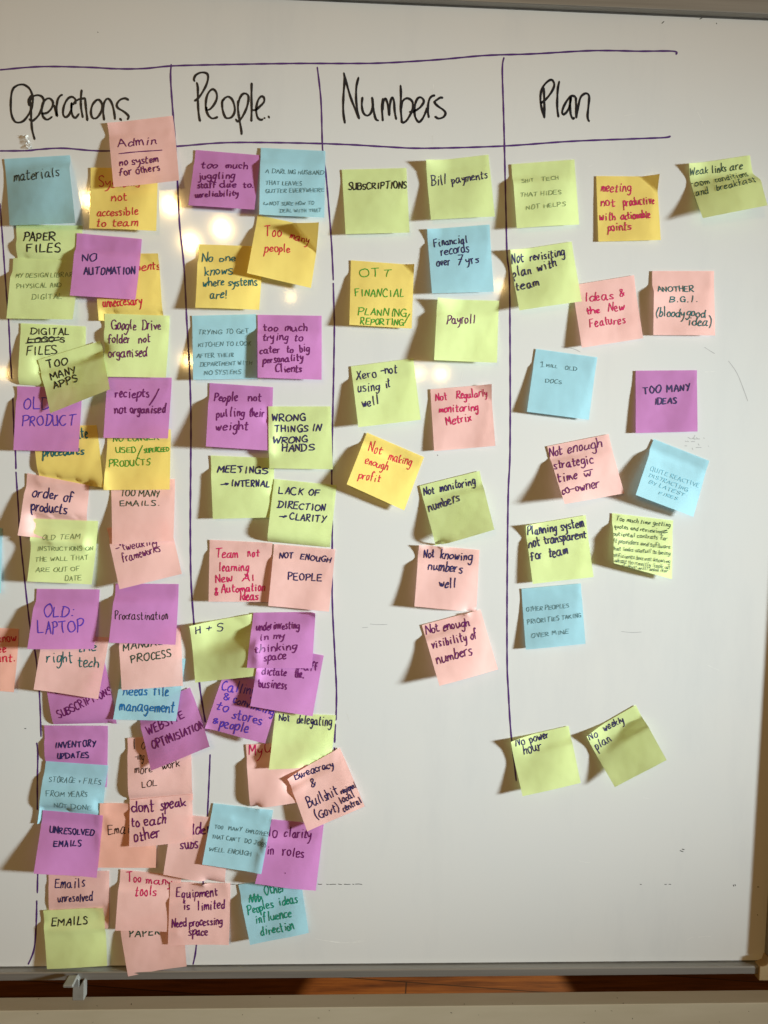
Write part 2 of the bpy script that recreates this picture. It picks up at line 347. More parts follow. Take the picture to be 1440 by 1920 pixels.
HEAD = [('148,72 122,130 112,240 118,350 150,425 195,442 250,420 305,345 335,270 340,180 310,95 250,50 190,52 148,76|330,160 298,205 300,255 312,262|318,225 322,330 326,420 335,520 360,615|305,232 330,180 385,158 435,172 455,215 440,280 405,360 360,410 328,425 305,405|440,350 490,340 535,295 552,240 530,200 495,192 455,225 435,290 440,360 465,400 500,410 540,382|562,262 580,330 592,375 588,290 600,205 625,165 648,154|785,245 782,200 745,175 700,200 665,270 655,345 675,385 710,370 740,310 745,240 742,310 755,370 785,392 820,352|848,105 840,200 843,290 860,388|760,255 785,220 830,198 885,190|885,190 892,280 908,420|1000,210 960,260 945,340 965,395 1010,390 1050,330 1062,260 1035,210 1000,207|1082,415 1072,330 1078,250 1105,200 1135,200 1165,250 1185,330 1195,408|1335,208 1300,190 1250,205 1215,250 1225,290 1290,330 1335,375 1325,410|1246,400 1260,418', 0, 150, 1440 / 260, 'Operations'),
 ('190,245 180,215 205,160 265,125 330,122 375,150 378,220 350,310 290,420 235,490 190,525|220,265 235,340 236,500 242,650 255,760 268,812|355,610 360,650 410,640 470,570 505,490 500,410 460,362 420,370 375,430 352,520 350,630 380,720 430,770 480,768 515,752|590,510 580,560 590,660 625,755 670,770 720,750 758,680 755,590 720,500 670,465 625,480 590,520|810,520 806,640 825,780 850,920 858,1000|812,560 830,490 870,430 915,420 950,450 955,510 930,620 880,730 830,800 800,815 775,785|1000,272 998,450 1000,640 996,812|1018,655 1060,650 1120,600 1175,540 1175,480 1140,460 1100,500 1072,580 1066,680 1085,760 1125,792 1160,785|1180,770 1186,766|1240,742 1250,764', 340, 120, 1440 / 190, 'People.'),
 ('98,45 106,130 92,330 90,520 110,660|98,50 130,170 190,370 285,605|278,100 252,210 248,370 265,520 284,600|325,345 318,440 335,530 380,568 425,540 450,470 448,400 444,345|446,350 460,480 485,600 520,630|575,360 566,480 575,630|572,500 585,390 610,362 635,430 655,565|655,560 665,420 690,345 712,390 722,520 740,612|793,198 798,300 796,480 810,655|800,480 820,390 875,355 930,385 945,440 930,520 870,625 820,658|905,522 950,518 1030,470 1078,400 1060,355 1020,345 985,390 965,480 972,580 1015,645 1060,610 1100,530 1122,470|1140,590 1128,500 1138,400 1165,340 1212,318|1310,350 1280,348 1225,385 1210,405 1250,450 1320,500 1345,540 1320,585 1260,604 1218,580', 630, 130, 1440 / 220, 'Numbers'),
 ('150,590 200,565 290,480 380,360 430,250 430,170 390,112 330,120 240,200 180,300 152,420 152,560 175,700 230,895|232,895 232,700 225,420 215,270|540,140 512,280 500,480 498,680 522,875|880,470 830,440 770,455 700,540 630,670 600,780 630,825 690,780 745,680 770,560 780,460 765,620 770,760 790,860 825,915 850,890|885,475 890,650 895,895|895,890 930,680 980,480 1050,405 1110,390 1155,430 1160,520 1140,720 1128,850 1140,930 1162,970', 1000, 140, 1440 / 130, 'Plan')]
for s, ox, oy, k, word in HEAD:
    o = on_board('column_heading', trace(s, ox, oy, k), 4.3, blackink, .00012); o['label'] = 'black handwritten heading ' + word
# worn traces of old marker, scratches and specks on the enamel
grey = inkmat('old_marker_trace', (.27, .27, .27), .6); faint = inkmat('faint_scratch', (.50, .50, .48), .4); dark = inkmat('black_speck', (.02, .02, .02), .6)
rr = random.Random(3)
def dash(y0, xs): return [[(a, y0 + rr.uniform(-.5, .5)), ((a + b) / 2, y0 + rr.uniform(-.6, .6)), (b, y0 + rr.uniform(-.5, .5))] for a, b in xs]
each('old_marker_trace', dash(1658, [(430, 441), (446, 449), (596, 604), (612, 616), (618, 630), (634, 641), (645, 657), (661, 664), (666, 679), (1200, 1203), (1246, 1250), (1254, 1258)]), 1.3, dark, .00004)
each('old_marker_trace', [catmull(p, 5) for p in [[(1321, 651), (1330, 657), (1340, 663)], [(1366, 677), (1382, 700), (1396, 735), (1402, 752)], [(1053, 650), (1075, 654), (1088, 660)], [(1165, 1184), (1185, 1186), (1203, 1185)], [(694, 1170), (705, 1171), (726, 1171)], [(679, 1177), (690, 1176)]]], 1.1, grey, .00005)
each('old_marker_trace', [[(1290, 820), (1295, 823)], [(1297, 823), (1300, 821), (1303, 824)], [(1303, 816), (1300, 823), (1312, 823)], [(1306, 820), (1308, 823)], [(1319, 821), (1321, 822)], [(1285, 827), (1287, 828)], [(1289, 827), (1291, 828)], [(1309, 832), (1311, 835)], [(1284, 836), (1288, 836)], [(1298, 840), (1299, 843)], [(1328, 836), (1329, 837)], [(1296, 828), (1303, 828)], [(1305, 839), (1315, 839)]], 1.5, grey, .00005)
each('old_marker_trace', [[(1275, 1595), (1281, 1597)], [(1283, 1593), (1279, 1592)], [(1375, 1659), (1376, 1662)], [(1378, 1658), (1379, 1661)], [(183, 60), (184, 61)], [(820, 853), (821, 854)], [(46, 1366), (49, 1366)], [(1420, 1715), (1421, 1716)], [(1420, 1663), (1423, 1663)], [(1317, 33), (1312, 36)], [(1343, 43), (1344, 45)], [(1245, 40), (1241, 44)]], 1.7, dark, .00005)
sc = []
for _ in range(30):
    x, y = rr.uniform(640, 1400), rr.uniform(40, 1780); a = rr.uniform(-.5, .5) + (1.5 if rr.random() < .3 else 0); l = rr.uniform(4, 26)
    sc.append(catmull([(x, y), (x + l * .5 * math.cos(a), y + l * .5 * math.sin(a) + rr.uniform(-1, 1)), (x + l * math.cos(a), y + l * math.sin(a))], 4))
sc += [catmull([(680 + i * 3, 1762 + i * 1.2), (640 + i * 8, 1768), (590 + i * 5, 1760 + i)], 6) for i in range(3)]
each('scratch', sc, .8, faint, .00003)

# ------------------------------------------------------------------ stand rail with its clip
cream = plain('cream_enamel', (.42, .375, .265), (.52, .47, .36), 5, .38, stretch=(.6, 3, 3), bmp=.05)
pb = at(720, 1863, -.006); zr = pb[2]; yf = at_z(720, 1888, zr)[1]
st = empty('stand_rail', (0, 0, zr)); tag(st, 'cream painted steel rail running below the whiteboard along the bottom edge', 'stand rail')
bevelled('rail_bar', box(xl, 1.1, yf, .006, zr - .06, zr), cream, st, .0009)
chip = []
for _ in range(22):
    x = rr.uniform(0, 1440); y = rr.choice([rr.uniform(1866, 1886), rr.uniform(1894, 1918)]); chip.append((x, y))
for x, y in chip:
    V, Fc = [], []; l = rr.uniform(.8, 4); a = rr.uniform(0, 3)
    ribbon([(x, y), (x + l * math.cos(a), y + l * math.sin(a) * .5)], rr.uniform(.7, 1.8), V, Fc, rr)
    obj('paint_chip', [at_z(px, py, zr + .0001) if y < 1888 else at(px, py, -yf + .0001) for px, py in V], Fc, dark, st)
grp = plain('grey_plastic', (.20, .195, .175), (.25, .245, .22), 60, .45)
cb = at(148, 1872, .004); cl = empty('clip', cb); tag(cl, 'small grey plastic clip with a tilted thumb plate standing on the cream rail', 'clip')
def xz(px, py, h): q = at(px, py, h); return (q[0], q[2])
bevelled('stem', prism([xz(137, 1872.5, .012), xz(159, 1872.5, .012), xz(159.5, 1836, .012), xz(157, 1836, .012), xz(150.5, 1847, .012), xz(149.5, 1834, .012), xz(145, 1828, .012), xz(138, 1846, .012)], -.0155, -.004), grp, cl, .0008)
tp = [at(129, 1828, .017), at(146, 1827.5, .017), at(136, 1848, .031), at(117, 1848, .031)]
nrm = np.cross(tp[1] - tp[0], tp[3] - tp[0]); nrm /= np.linalg.norm(nrm); nrm *= .0042 * (1 if nrm[1] > 0 else -1)
bevelled('thumb_plate', (tp + [p + nrm for p in tp], [(0, 1, 2, 3), (7, 6, 5, 4), (0, 4, 5, 1), (1, 5, 6, 2), (2, 6, 7, 3), (3, 7, 4, 0)]), grp, cl, .0011)

# scrap of clear tape left on the board
def tape():
    m, nt, p, L = nodes('clear_tape'); p.inputs['Base Color'].default_value = (.8, .8, .76, 1); p.inputs['Roughness'].default_value = .12; p.inputs['Alpha'].default_value = .45
    n = noise(nt, 220, 4, .6); L.new(bump(nt, n.outputs[0], 1, .003), p.inputs['Normal'])
    L.new(ramp(nt, n.outputs[0], [(.4, (.12,) * 3), (.65, (.8,) * 3)]).outputs[0], p.inputs['Alpha']); return m
tv, tf = [], []
for i in range(9):
    for j in range(4):
        x = 43 + j * 3.2 + i * .9 + rr.uniform(-.8, .8); y = 253 + i * 3.2 + rr.uniform(-.7, .7); tv.append(at(x, y, .0006 + rr.random() * .0035))
for i in range(8):
    for j in range(3): a = i * 4 + j; tf.append((a, a + 1, a + 5, a + 4))
to = obj('tape_scrap', tv, tf, tape()); tag(to, 'crumpled scrap of clear tape stuck under the Operations heading', 'tape scrap')

# ------------------------------------------------------------------ sticky notes
N = 24
DONE = []; SPECS = []; HS = []
def inv(q, x, y):
    """(u, v) of a pixel in a note's outline q = TL TR BR BL"""
    (x0, y0), (x1, y1), (x2, y2), (x3, y3) = q
    u = v = .5
    for _ in range(6):
        ax, ay = x0 + (x1 - x0) * u, y0 + (y1 - y0) * u; bx, by = x3 + (x2 - x3) * u, y3 + (y2 - y3) * u
        fx, fy = ax + (bx - ax) * v - x, ay + (by - ay) * v - y
        ux, uy = (x1 - x0) * (1 - v) + (x2 - x3) * v, (y1 - y0) * (1 - v) + (y2 - y3) * v; vx, vy = bx - ax, by - ay
        dt = ux * vy - uy * vx
        if abs(dt) < 1e-9: break
        u -= (fx * vy - fy * vx) / dt; v -= (ux * fy - uy * fx) / dt
    return u, v
def grid_at(A, u, v):
    u = min(max(u, 0), 1) * N; v = min(max(v, 0), 1) * N; i, j = min(int(u), N - 1), min(int(v), N - 1); a, b = u - i, v - j
    if a >= b: return A[j][i] + (A[j][i + 1] - A[j][i]) * a + (A[j + 1][i + 1] - A[j][i + 1]) * b
    return A[j][i] + (A[j + 1][i] - A[j][i]) * b + (A[j + 1][i + 1] - A[j + 1][i]) * a
def note(label, colour, q, lift, lines, ink='n', pen=2.6, curl=(), H=12):
    q = [(q[i], q[i + 1]) for i in (0, 2, 4, 6)]
    SPECS.append((label, colour, q, lift, lines, ink, pen, curl, H))
def heights(label, q, lift, curl):
    rnd = random.Random(label + 'h'); hl, hr = lift[0] * .001, lift[1] * .001; base = .0009
    e = rnd.uniform(1.0, 1.4); s0 = rnd.uniform(.14, .22); wv = rnd.uniform(.0003, .0011); ph = rnd.uniform(0, 6)
    T = next((c[1:] for c in curl if len(c) == 5), None)
    if T is None:
        T = (s0, s0 + rnd.uniform(-.03, .03), rnd.uniform(-5.5, 1.5), .3)
        if T[2] < 0: hl = max(.0005, hl + T[2] * .0006)
    h = np.zeros((N + 1, N + 1)); px = np.zeros((N + 1, N + 1, 2))
    for j in range(N + 1):
        v = j / N; pr = max(0, (v - s0) / (1 - s0)) ** e
        for i in range(N + 1):
            u = i / N
            z = base + pr * (hl + (hr - hl) * u) + wv * math.sin(ph + 5 * u + 2.5 * v) * min(1, 2.5 * v) + wv * .6
            zt_ = min(1, max(0, (v - (T[0] + (T[1] - T[0]) * u)) / (.07 + .013 * abs(T[2])))); zt_ = zt_ * zt_ * (3 - 2 * zt_)
            z += .001 * abs(T[2]) * (u if T[2] > 0 else 1 - u) * zt_ * (1 - T[3] * max(0, v - T[0]))
            for (cu, cv, r, k) in [c for c in curl if len(c) == 4]:
                fold = cu == 1; d = (abs(u - cu) + abs(v - cv)) / 1.15 if fold else math.hypot(u - cu, v - cv)
                if d < r: z += k * .001 * (1 - d / r) ** (1.15 if fold else 1.6)
            h[j, i] = z
            a = (1 - u) * (1 - v); b = u * (1 - v); c = u * v; d = (1 - u) * v
            px[j, i] = [a * q[0][t] + b * q[1][t] + c * q[2][t] + d * q[3][t] for t in (0, 1)]
    x0, y0 = px[..., 0].min(), px[..., 1].min(); x1, y1 = px[..., 0].max(), px[..., 1].max()
    return [q, h, px, (x0, y0, x1, y1)]
def build(k):
    label, colour, q, lift, lines, ink, pen, curl, H = SPECS[k]; rnd = random.Random(label)
    q, h, px, (x0, y0, x1, y1) = HS[k]
    cap = np.full_like(h, 1.0); pressed = False
    for qq, hh, pp, bb in HS[k + 1:]:                     # the gum strips of later notes press this one down
        if bb[0] > x1 + 3 or bb[2] < x0 - 3 or bb[1] > y1 + 3 or bb[3] < y0 - 3: continue
        for j in range(N + 1):
            for i in range(N + 1):
                u, v = inv(qq, *px[j, i])
                if -.04 < u < 1.04 and -.04 < v < .24: cap[j, i] = .0014; pressed = True
    if pressed:
        i0 = np.maximum(0, h - cap); dec = i0.copy()
        for _ in range(25):
            p = np.pad(dec, 1, mode='edge'); av = (p[:-2, 1:-1] + p[2:, 1:-1] + p[1:-1, :-2] + p[1:-1, 2:]) / 4
            dec = np.maximum(i0, .92 * av)
        h = np.maximum(h - dec, .0008)
    req = np.zeros_like(h); hit = False
    for qq, hh, bb in DONE:
        if bb[0] > x1 + 3 or bb[2] < x0 - 3 or bb[1] > y1 + 3 or bb[3] < y0 - 3: continue
        for j in range(N + 1):
            for i in range(N + 1):
                u, v = inv(qq, *px[j, i])
                if -.05 < u < 1.05 and -.05 < v < 1.05: req[j, i] = max(req[j, i], grid_at(hh, u, v) + .0008); hit = True
    if hit:
        i0 = np.maximum(0, req - h); inc = i0.copy()
        for _ in range(18):
            p = np.pad(inc, 1, mode='edge'); av = (p[:-2, 1:-1] + p[2:, 1:-1] + p[1:-1, :-2] + p[1:-1, 2:]) / 4
            inc = np.maximum(i0, .94 * av)
        h = h + inc
    DONE.append((q, h, (x0, y0, x1, y1)))
    P = np.zeros((N + 1, N + 1, 3))
    for j in range(N + 1):
        for i in range(N + 1):
            u, v = i / N, j / N
            hb = (1 - u) * (1 - v) * h[0, 0] + u * (1 - v) * h[0, N] + u * v * h[N, N] + (1 - u) * v * h[N, 0]
            k = (h[j, i] - hb) / DIST
            x, y = px[j, i]; P[j, i] = at(x + k * (x - FOOT[0]), y + k * (y - FOOT[1]), h[j, i])
    b = (P[0, 0] + P[0, N]) / 2; root = empty('sticky_note', b)
    tag(root, label, 'sticky note', 'sticky notes on the whiteboard')
    n1 = N + 1
    obj('sheet', P.reshape(-1, 3), [t for j in range(N) for i in range(N) for t in ((j * n1 + i, (j + 1) * n1 + i, (j + 1) * n1 + i + 1), (j * n1 + i, (j + 1) * n1 + i + 1, j * n1 + i + 1))], PAPER[colour], root, True)
    byink = {}
    for ln in lines:
        if isinstance(ln[0], str):
            txt, a0, b0, a1, b1 = ln[:5]; hh = ln[5] if len(ln) > 5 else H; ik = ln[6] if len(ln) > 6 else ink; pw = ln[7] if len(ln) > 7 else pen
            st_ = write(txt, a0, b0, a1, b1, hh, rnd)
        else: st_ = [catmull(list(ln), 5)]; ik = ink; pw = pen
        byink.setdefault(ik, []).extend((s, pw) for s in st_)
    for ik, sts in byink.items():
        V, Fc, Q = [], [], []
        for n_, (s, pw) in enumerate(sts):
            b0 = len(V); ribbon(s, pw * .84, V, Fc, rnd)
            for x, y in V[b0:]:
                u, v = inv(q, x, y)
                if u < .004 or u > .996 or v < .004 or v > .996: u = min(max(u, .004), .996); v = min(max(v, .004), .996)
                p = grid_at(P, u, v); e1 = grid_at(P, min(u + .04, 1), v) - grid_at(P, max(u - .04, 0), v); e2 = grid_at(P, u, min(v + .04, 1)) - grid_at(P, u, max(v - .04, 0))
                nn = np.cross(e2, e1); nn /= np.linalg.norm(nn)
                if nn[1] > 0: nn = -nn
                Q.append(p + nn * (.00024 + 2e-6 * n_))
        obj('handwriting', Q, Fc, INK[ik], root)
TL, TR = (0, 0), (1, 0)
def cu(c, r, k): return (c[0], c[1], r, k)
exec_notes = []
# ---- Operations column, lowest sheets first
note('pale blue sticky note cut off by the left picture edge, blank in view', 'B', (-115,985,4,990,2,1112,-117,1108), (6,5), [])
note('pink sticky note cut off by the left picture edge, red words ending in "know"', 'O', (-85,1174,35,1179,26,1298,-92,1290), (9,7), [('dont know',-40,1206,30,1202,9),('see',-14,1225,10,1224,8),('relevant.',-50,1243,26,1241,9)], 'r', 2.6)
note('lime sticky note reading "PAPER FILES" tucked under the blue "materials" note', 'L', (30,421,154,423,153,540,33,540), (3,6), [('PAPER',45,451,103,452,16),('FILES',52,473,113,472,15)], 'k', 2.9)
note('lime sticky note with thin capitals about a design library', 'L', (25,484,148,490,136,599,12,597), (8,11), [('MY DESIGN LIBRARY',31,521,142,519,9),('PHYSICAL AND',33,541,115,538,8.5),('DIGITAL',60,561,115,560,9)], 'f', 1.1)
note('blue-grey sticky note reading "materials", leftmost in the top row', 'B', (8,298,131,291,141,418,18,423), (4,10), [('materials',27,341,115,333,11)], 'k', 1.9, [('T',.05,.05,9,.3)])
note('yellow sticky note ending in red "unneccesary" behind the purple "NO AUTOMATION" note', 'Y', (176,473,296,475,307,597,185,601), (7,7), [('documents',214,508,299,505,9),('unneccesary',194,576,268,571,9.5)], 'r', 2.4, [cu(TR,.25,3)])
note('purple sticky note reading "NO AUTOMATION" in slanted navy capitals', 'V', (144,437,266,448,254,562,131,554), (9,8), [('NO',155,490,182,489,14),('AUTOMATION',158,515,253,514,13)], 'n', 2.8, [('T',.2,.2,-6,.3)])
note('yellow sticky note in red about something not accessible to team, under the pink "Admin" note', 'Y', (170,314,296,316,293,433,167,428), (7,8), [('Systems',184,350,262,349,11),('not',209,377,238,375,9),('accessible',182,406,260,403,8.5),('to team',181,424,259,425,8.5)], 'r', 2.2)
note('pink sticky note reading "Admin" underlined, lapping up over the Operations heading', 'P', (201,230,324,217,336,338,213,351), (10,13), [('Admin',221,275,293,269,8.7),[(223,288),(260,283.5),(303,280)],('no system',225,311,296,302,7.8),('for others',224,330,299,318,7.8)], 'p', 2.4, [cu(TL,.3,2)])
note('lime sticky note reading "DIGITAL FILES" with a crossed-out word between', 'L', (39,606,161,612,158,728,37,721), (7,7), [('DIGITAL',58,627,129,628,11.5),("LOGO'S",53,643,121,641,10),('FILES',52,667,107,664,15),[(50,644),(85,641),(114,637)],[(54,637),(90,634),(112,633)]], 'k', 2.4)
note('yellow sticky note with teal "procedures" half under the purple "OLD PRODUCT" note', 'Y', (60,800,181,797,194,914,75,905), (5,9), [('update',120,825,164,820,10.5),('procedures',82,856,158,852,10)], 't', 3.0)
note('purple sticky note reading "OLD PRODUCT" in violet capitals', 'V', (32,724,153,728,147,847,25,844), (8,8), [('OLD',44,768,94,768,21),('PRODUCT',42,798,143,797,19)], 'v', 2.4)
note('pink sticky note reading "order of products" in bold navy lowercase', 'P', (51,887,167,910,156,1020,33,1004), (14,9), [('order of',61,931,136,941,10.5),('products',58,957,125,963,11)], 'n', 3.0)
note('lime sticky note in thin capitals about old team instructions out of date', 'L', (63,972,184,977,172,1096,51,1090), (14,11), [('OLD TEAM',82,1012,151,1010,8.5),('INSTRUCTIONS ON',70,1033,174,1032,8.5),('THE WALL THAT',66,1053,165,1050,8.5),('ARE OUT OF',67,1073,149,1071,8.5),('DATE',122,1090,153,1088,9.5)], 'f', 1.1)
note('purple sticky note with dark capitals "SUBSCRIPTIONS" running uphill, mostly covered', 'V', (80,1250,196,1240,219,1357,101,1358), (4,5), [('UNUSED',106,1300,150,1268,12),('SUBSCRIPTIONS',113,1345,211,1300,14)], 'p', 2.4)
note('peach sticky note with teal words "right tech" under the "OLD: LAPTOP" note', 'P', (80,1190,204,1195,184,1311,63,1293), (10,9), [('the',145,1223,180,1222,10),('right',88,1244,135,1243,12),('tech',146,1251,184,1253,11)], 't', 2.4)
note('bright purple sticky note reading "OLD: LAPTOP" in looping violet capitals', 'V', (69,1104,187,1105,176,1217,51,1217), (13,10), [('OLD:',82,1158,139,1156,21),('LAPTOP',72,1188,158,1183,22)], 'v', 2.5, [('T',.2,.2,-6,.3)])
note('pink sticky note with thin black words "more work LOL" under the website note', 'P', (239,1384,357,1375,362,1500,243,1507), (5,5), [('I am',250,1405,290,1400,11),('-ing',254,1423,271,1424,8),('more',255,1448,287,1446,9),('work',305,1441,338,1437,9),('LOL',269,1475,296,1471,11)], 'k', 1.6)
note('purple sticky note about website optimisation in slanting navy capitals', 'V', (257,1330,356,1289,393,1400,283,1445), (8,15), [('WEBSITE',279,1379,346,1345,15),('OPTIMISIATION',288,1405,383,1366,15)], 'p', 2.7)
note('pale blue sticky note in blue about something that needs file management', 'B', (232,1232,348,1235,330,1352,212,1349), (7,7), [('needs',232,1304,276,1303,10),('file',288,1304,316,1304,11),('management',225,1332,327,1336,11)], 'b', 2.6)
note('peach sticky note reading "MANUAL PROCESS" under the "Procrastination" note', 'P', (222,1180,338,1177,343,1286,228,1294), (7,7), [('MANUAL',232,1220,305,1209,12),('PROCESS',247,1242,321,1232,14)], 'd', 2.3)
note('bright purple sticky note reading "Procrastination" in small neat black print', 'V', (217,1094,335,1095,329,1209,204,1205), (12,10), [('Procrastination',217,1161,314,1162,9)], 'k', 1.7, [('T',.2,.2,-6,.3)])
note('peach sticky note with thin dark words about tweaking frameworks, strongly tilted', 'P', (200,990,316,972,341,1076,224,1105), (11,9), [('-"tweaking',219,1035,295,1019,9),('frameworks',231,1054,302,1033,9)], 'p', 1.9)
note('peach sticky note reading "TOO MANY EMAILS." in dark green capitals', 'P', (207,900,328,898,325,1014,210,1021), (9,8), [('TOO MANY',225,930,299,931,12),('EMAILS.',225,949,298,948,10)], 'd', 2.0)
note('yellow sticky note with green words ending in "PRODUCTS", under the reciepts note', 'Y', (202,803,320,805,318,918,194,919), (8,8), [('NO LONGER',212,829,298,824,12),('USED',217,849,254,848,10.5),[(267,835),(260,850),(255,864)],('SUPERCEED',270,849,317,846,8),('PRODUCTS',204,875,282,872,12)], 'g', 1.9)
note('purple sticky note about reciepts not organised, right of the "TOO MANY APPS" note', 'V', (203,707,322,708,315,822,194,821), (10,9), [('reciepts',217,746,279,744,9.5),[(298,729),(290,745),(280,760)],('not organised',216,775,312,774,9)], 'p', 2.8)
note('lime sticky note about an online drive folder not organised, in dark purple lowercase', 'L', (196,588,318,592,311,708,193,706), (8,8), [('Google',208,618,255,618,10.5),('Drive',267,618,301,617,10.5),('folder',203,643,243,643,9.5),('not',260,643,282,642,9),('organised',204,670,277,668,10)], 'p', 2.4)
note('olive lime sticky note reading "TOO MANY APPS", tilted over its neighbours', 'L', (71,675,188,639,206,730,94,775), (9,16), [('TOO',89,690,127,682,13),('MANY',97,713,143,699,13),('APPS',101,730,146,714,13)], 'k', 2.7, [('T',.2,.2,6,.2)])
# ---- lower left
note('purple sticky note reading "INVENTORY UPDATES" in navy capitals', 'V', (83,1360,202,1361,200,1476,84,1474), (2,2), [('INVENTORY',104,1402,180,1400,11),('UPDATES',108,1423,166,1421,10.5)], 'n', 2.6, [('T',.2,.2,-2,.3)])
note('blue sticky note in thin capitals about storage and files from years not done', 'B', (86,1427,203,1435,188,1551,70,1545), (9,7), [('STORAGE + FILES',94,1464,190,1470,9.5),('FROM YEARS',89,1491,165,1492,9.5),('NOT DONE',103,1513,173,1517,9.5)], 's', 1.1)
note('peach sticky note reading "PAPER" half covered, hanging over the bottom frame rail', 'P', (222,1722,340,1702,350,1812,240,1831), (8,10), [('PAPER',244,1757,300,1753,13)], 'd', 2.5)
note('pink sticky note reading "Too many tools" in crimson', 'P', (226,1630,340,1642,332,1748,216,1745), (6,6), [('Too',238,1654,264,1654,10),('many',274,1657,322,1661,9),('tools',254,1679,293,1679,10)], 'm', 2.3)
note('salmon sticky note with a thin word starting "Email", right of "UNRESOLVED EMAILS"', 'O', (187,1506,294,1508,292,1627,183,1627), (5,6), [('Emails',204,1566,258,1561,11)], 'k', 1.7)
note('pink sticky note with navy "subs" showing beside the blue employees note', 'P', (324,1525,432,1536,422,1655,306,1640), (8,6), [('hidden',340,1566,396,1562,11),('subs',338,1592,372,1590,10.5)], 'p', 2.8)
note('pink sticky note with plum words about people who dont speak to each other', 'P', (243,1500,360,1489,361,1578,242,1589), (7,7), [('dont',247,1525,290,1521,13),('speak',302,1520,349,1512,11),('to each',247,1550,312,1544,11),('other',253,1577,301,1569,11)], 'p', 2.9)
note('pink sticky note reading "Emails unresolved" above the lime "EMAILS" note', 'P', (91,1633,205,1633,203,1741,90,1745), (4,5), [('Emails',104,1665,160,1663,10.5),('unresolved',109,1691,175,1689,9)], 'n', 2.3)
note('purple sticky note reading "UNRESOLVED EMAILS" in navy capitals', 'V', (80,1519,193,1529,181,1646,63,1638), (16,9), [('UNRESOLVED',92,1562,176,1568,11),('EMAILS',101,1587,152,1588,11)], 'n', 2.7)
note('lime sticky note reading "EMAILS" lowest of the Operations column, overlapping the frame', 'L', (81,1707,193,1703,201,1811,88,1817), (6,11), [('EMAILS',97,1736,163,1734,13)], 'k', 2.5, [cu(TR,.3,3)])
note('pink sticky note reading "Equipment is limited, need processing space"', 'P', (319,1654,432,1656,429,1772,315,1772), (6,6), [('Equipment',331,1684,408,1681,10),('is',345,1706,356,1706,9.5),('limited',371,1707,421,1706,10),('Need processing',323,1738,417,1734,8.5),('space',354,1754,389,1754,8.5)], 'p', 2.5)
# ---- People column
note('purple sticky note about too much juggling of staff, top left of the People column', 'V', (367,281,488,291,477,393,353,385), (8,9), [('too',378,315,408,315,7.2),('much',424,315,464,316,7.2),('juggling',373,336,441,335,7.2),('staff',371,353,406,352,6.8),('due',413,352,443,351,6.4),('to.',457,351,475,351,6.4),('unreliability',367,371,447,367,6.4)], 'p', 2.5)
note('yellow sticky note in teal reading "No one knows where systems are!"', 'Y', (373,458,494,462,486,581,366,577), (9,7), [('No',379,491,399,490,9),('one',411,490,441,490,8.5),('knows',385,516,437,514,9.5),('where systems',381,537,482,535,8.5),('are!',395,561,426,559,9)], 't', 2.4)
note('yellow sticky note reading "Too many people" in red with its corner folded over', 'Y', (483,403,598,417,583,540,463,512), (12,7), [('Too',496,441,527,440,10.5),('many',542,442,577,450,8.5),('people',496,471,543,470,9)], 'r', 2.2, [cu(TR,.36,24)])
note('blue sticky note in tiny capitals about a darling husband who leaves clutter', 'B', (489,277,610,283,608,408,486,402), (8,6), [('A DARLING HUSBAND',498,325,608,327,7.5),('THAT LEAVES',498,347,566,347,7.5),('GUTTER EVERYWHERE',499,362,608,359,7.5),('>',494,385,504,384,5),('NOT SURE HOW TO',506,385,589,384,6.5),('DEAL WITH THAT',525,398,603,398,6.5)], 's', 1.1)
note('light blue sticky note in thin capitals about a kitchen with no systems', 'B', (360,592,480,589,482,710,362,712), (7,5), [('TRYING TO GET',372,627,467,625,8),('KITCHEN TO LOOK',372,651,471,647,8),('AFTER THEIR',369,671,438,669,8),('DEPARTMENT WITH',376,687,473,684,7.5),('NO SYSTEMS',384,703,453,701,8)], 's', 1.1)
note('purple sticky note about too much trying to cater to big personality clients', 'V', (483,590,603,592,603,712,483,708), (6,8), [('too',494,620,521,620,7.7),('much',535,620,576,620,8.1),('trying',493,639,541,638,7.7),('to',553,639,568,639,7.2),('cater',488,663,525,661,7.7),('to',538,661,550,661,7.2),('big',563,660,581,658,8.1),('personality',494,682,569,675,7.2),('Clients',517,698,566,697,7.7)], 'p', 2.5, [('T',.2,.2,-6,.3)])
note('purple sticky note about people not pulling their weight', 'V', (393,718,512,726,507,845,386,837), (12,9), [('People',402,752,445,752,9),('not',466,752,490,752,9),('pulling',407,782,459,780,8.5),('their',468,781,495,781,8.5),('weight',405,808,466,806,9.5)], 'p', 2.7, [('T',.2,.2,-6,.3)])
note('lime sticky note reading "MEETINGS, INTERNAL" in bold navy capitals', 'L', (395,854,514,859,512,970,399,973), (6,6), [('MEETINGS',408,886,502,888,12),('~',415,913,430,911,8),('INTERNAL',434,911,505,913,11)], 'n', 2.9)
note('lime sticky note reading "WRONG THINGS IN WRONG HANDS"', 'L', (503,762,620,762,624,880,505,878), (7,9), [('WRONG',511,790,573,789,13),('THINGS IN',516,810,604,808,11.5),('WRONG',512,831,577,829,11.5),('HANDS',529,847,590,845,13)], 'n', 2.8)
note('lime sticky note reading "LACK OF DIRECTION, CLARITY"', 'L', (514,898,631,910,619,1026,502,1015), (12,7), [('LACK OF',523,925,600,930,12),('DIRECTION',522,951,610,958,13),('~',523,972,539,972,9),('CLARITY',544,973,612,980,11.5)], 'n', 2.7)
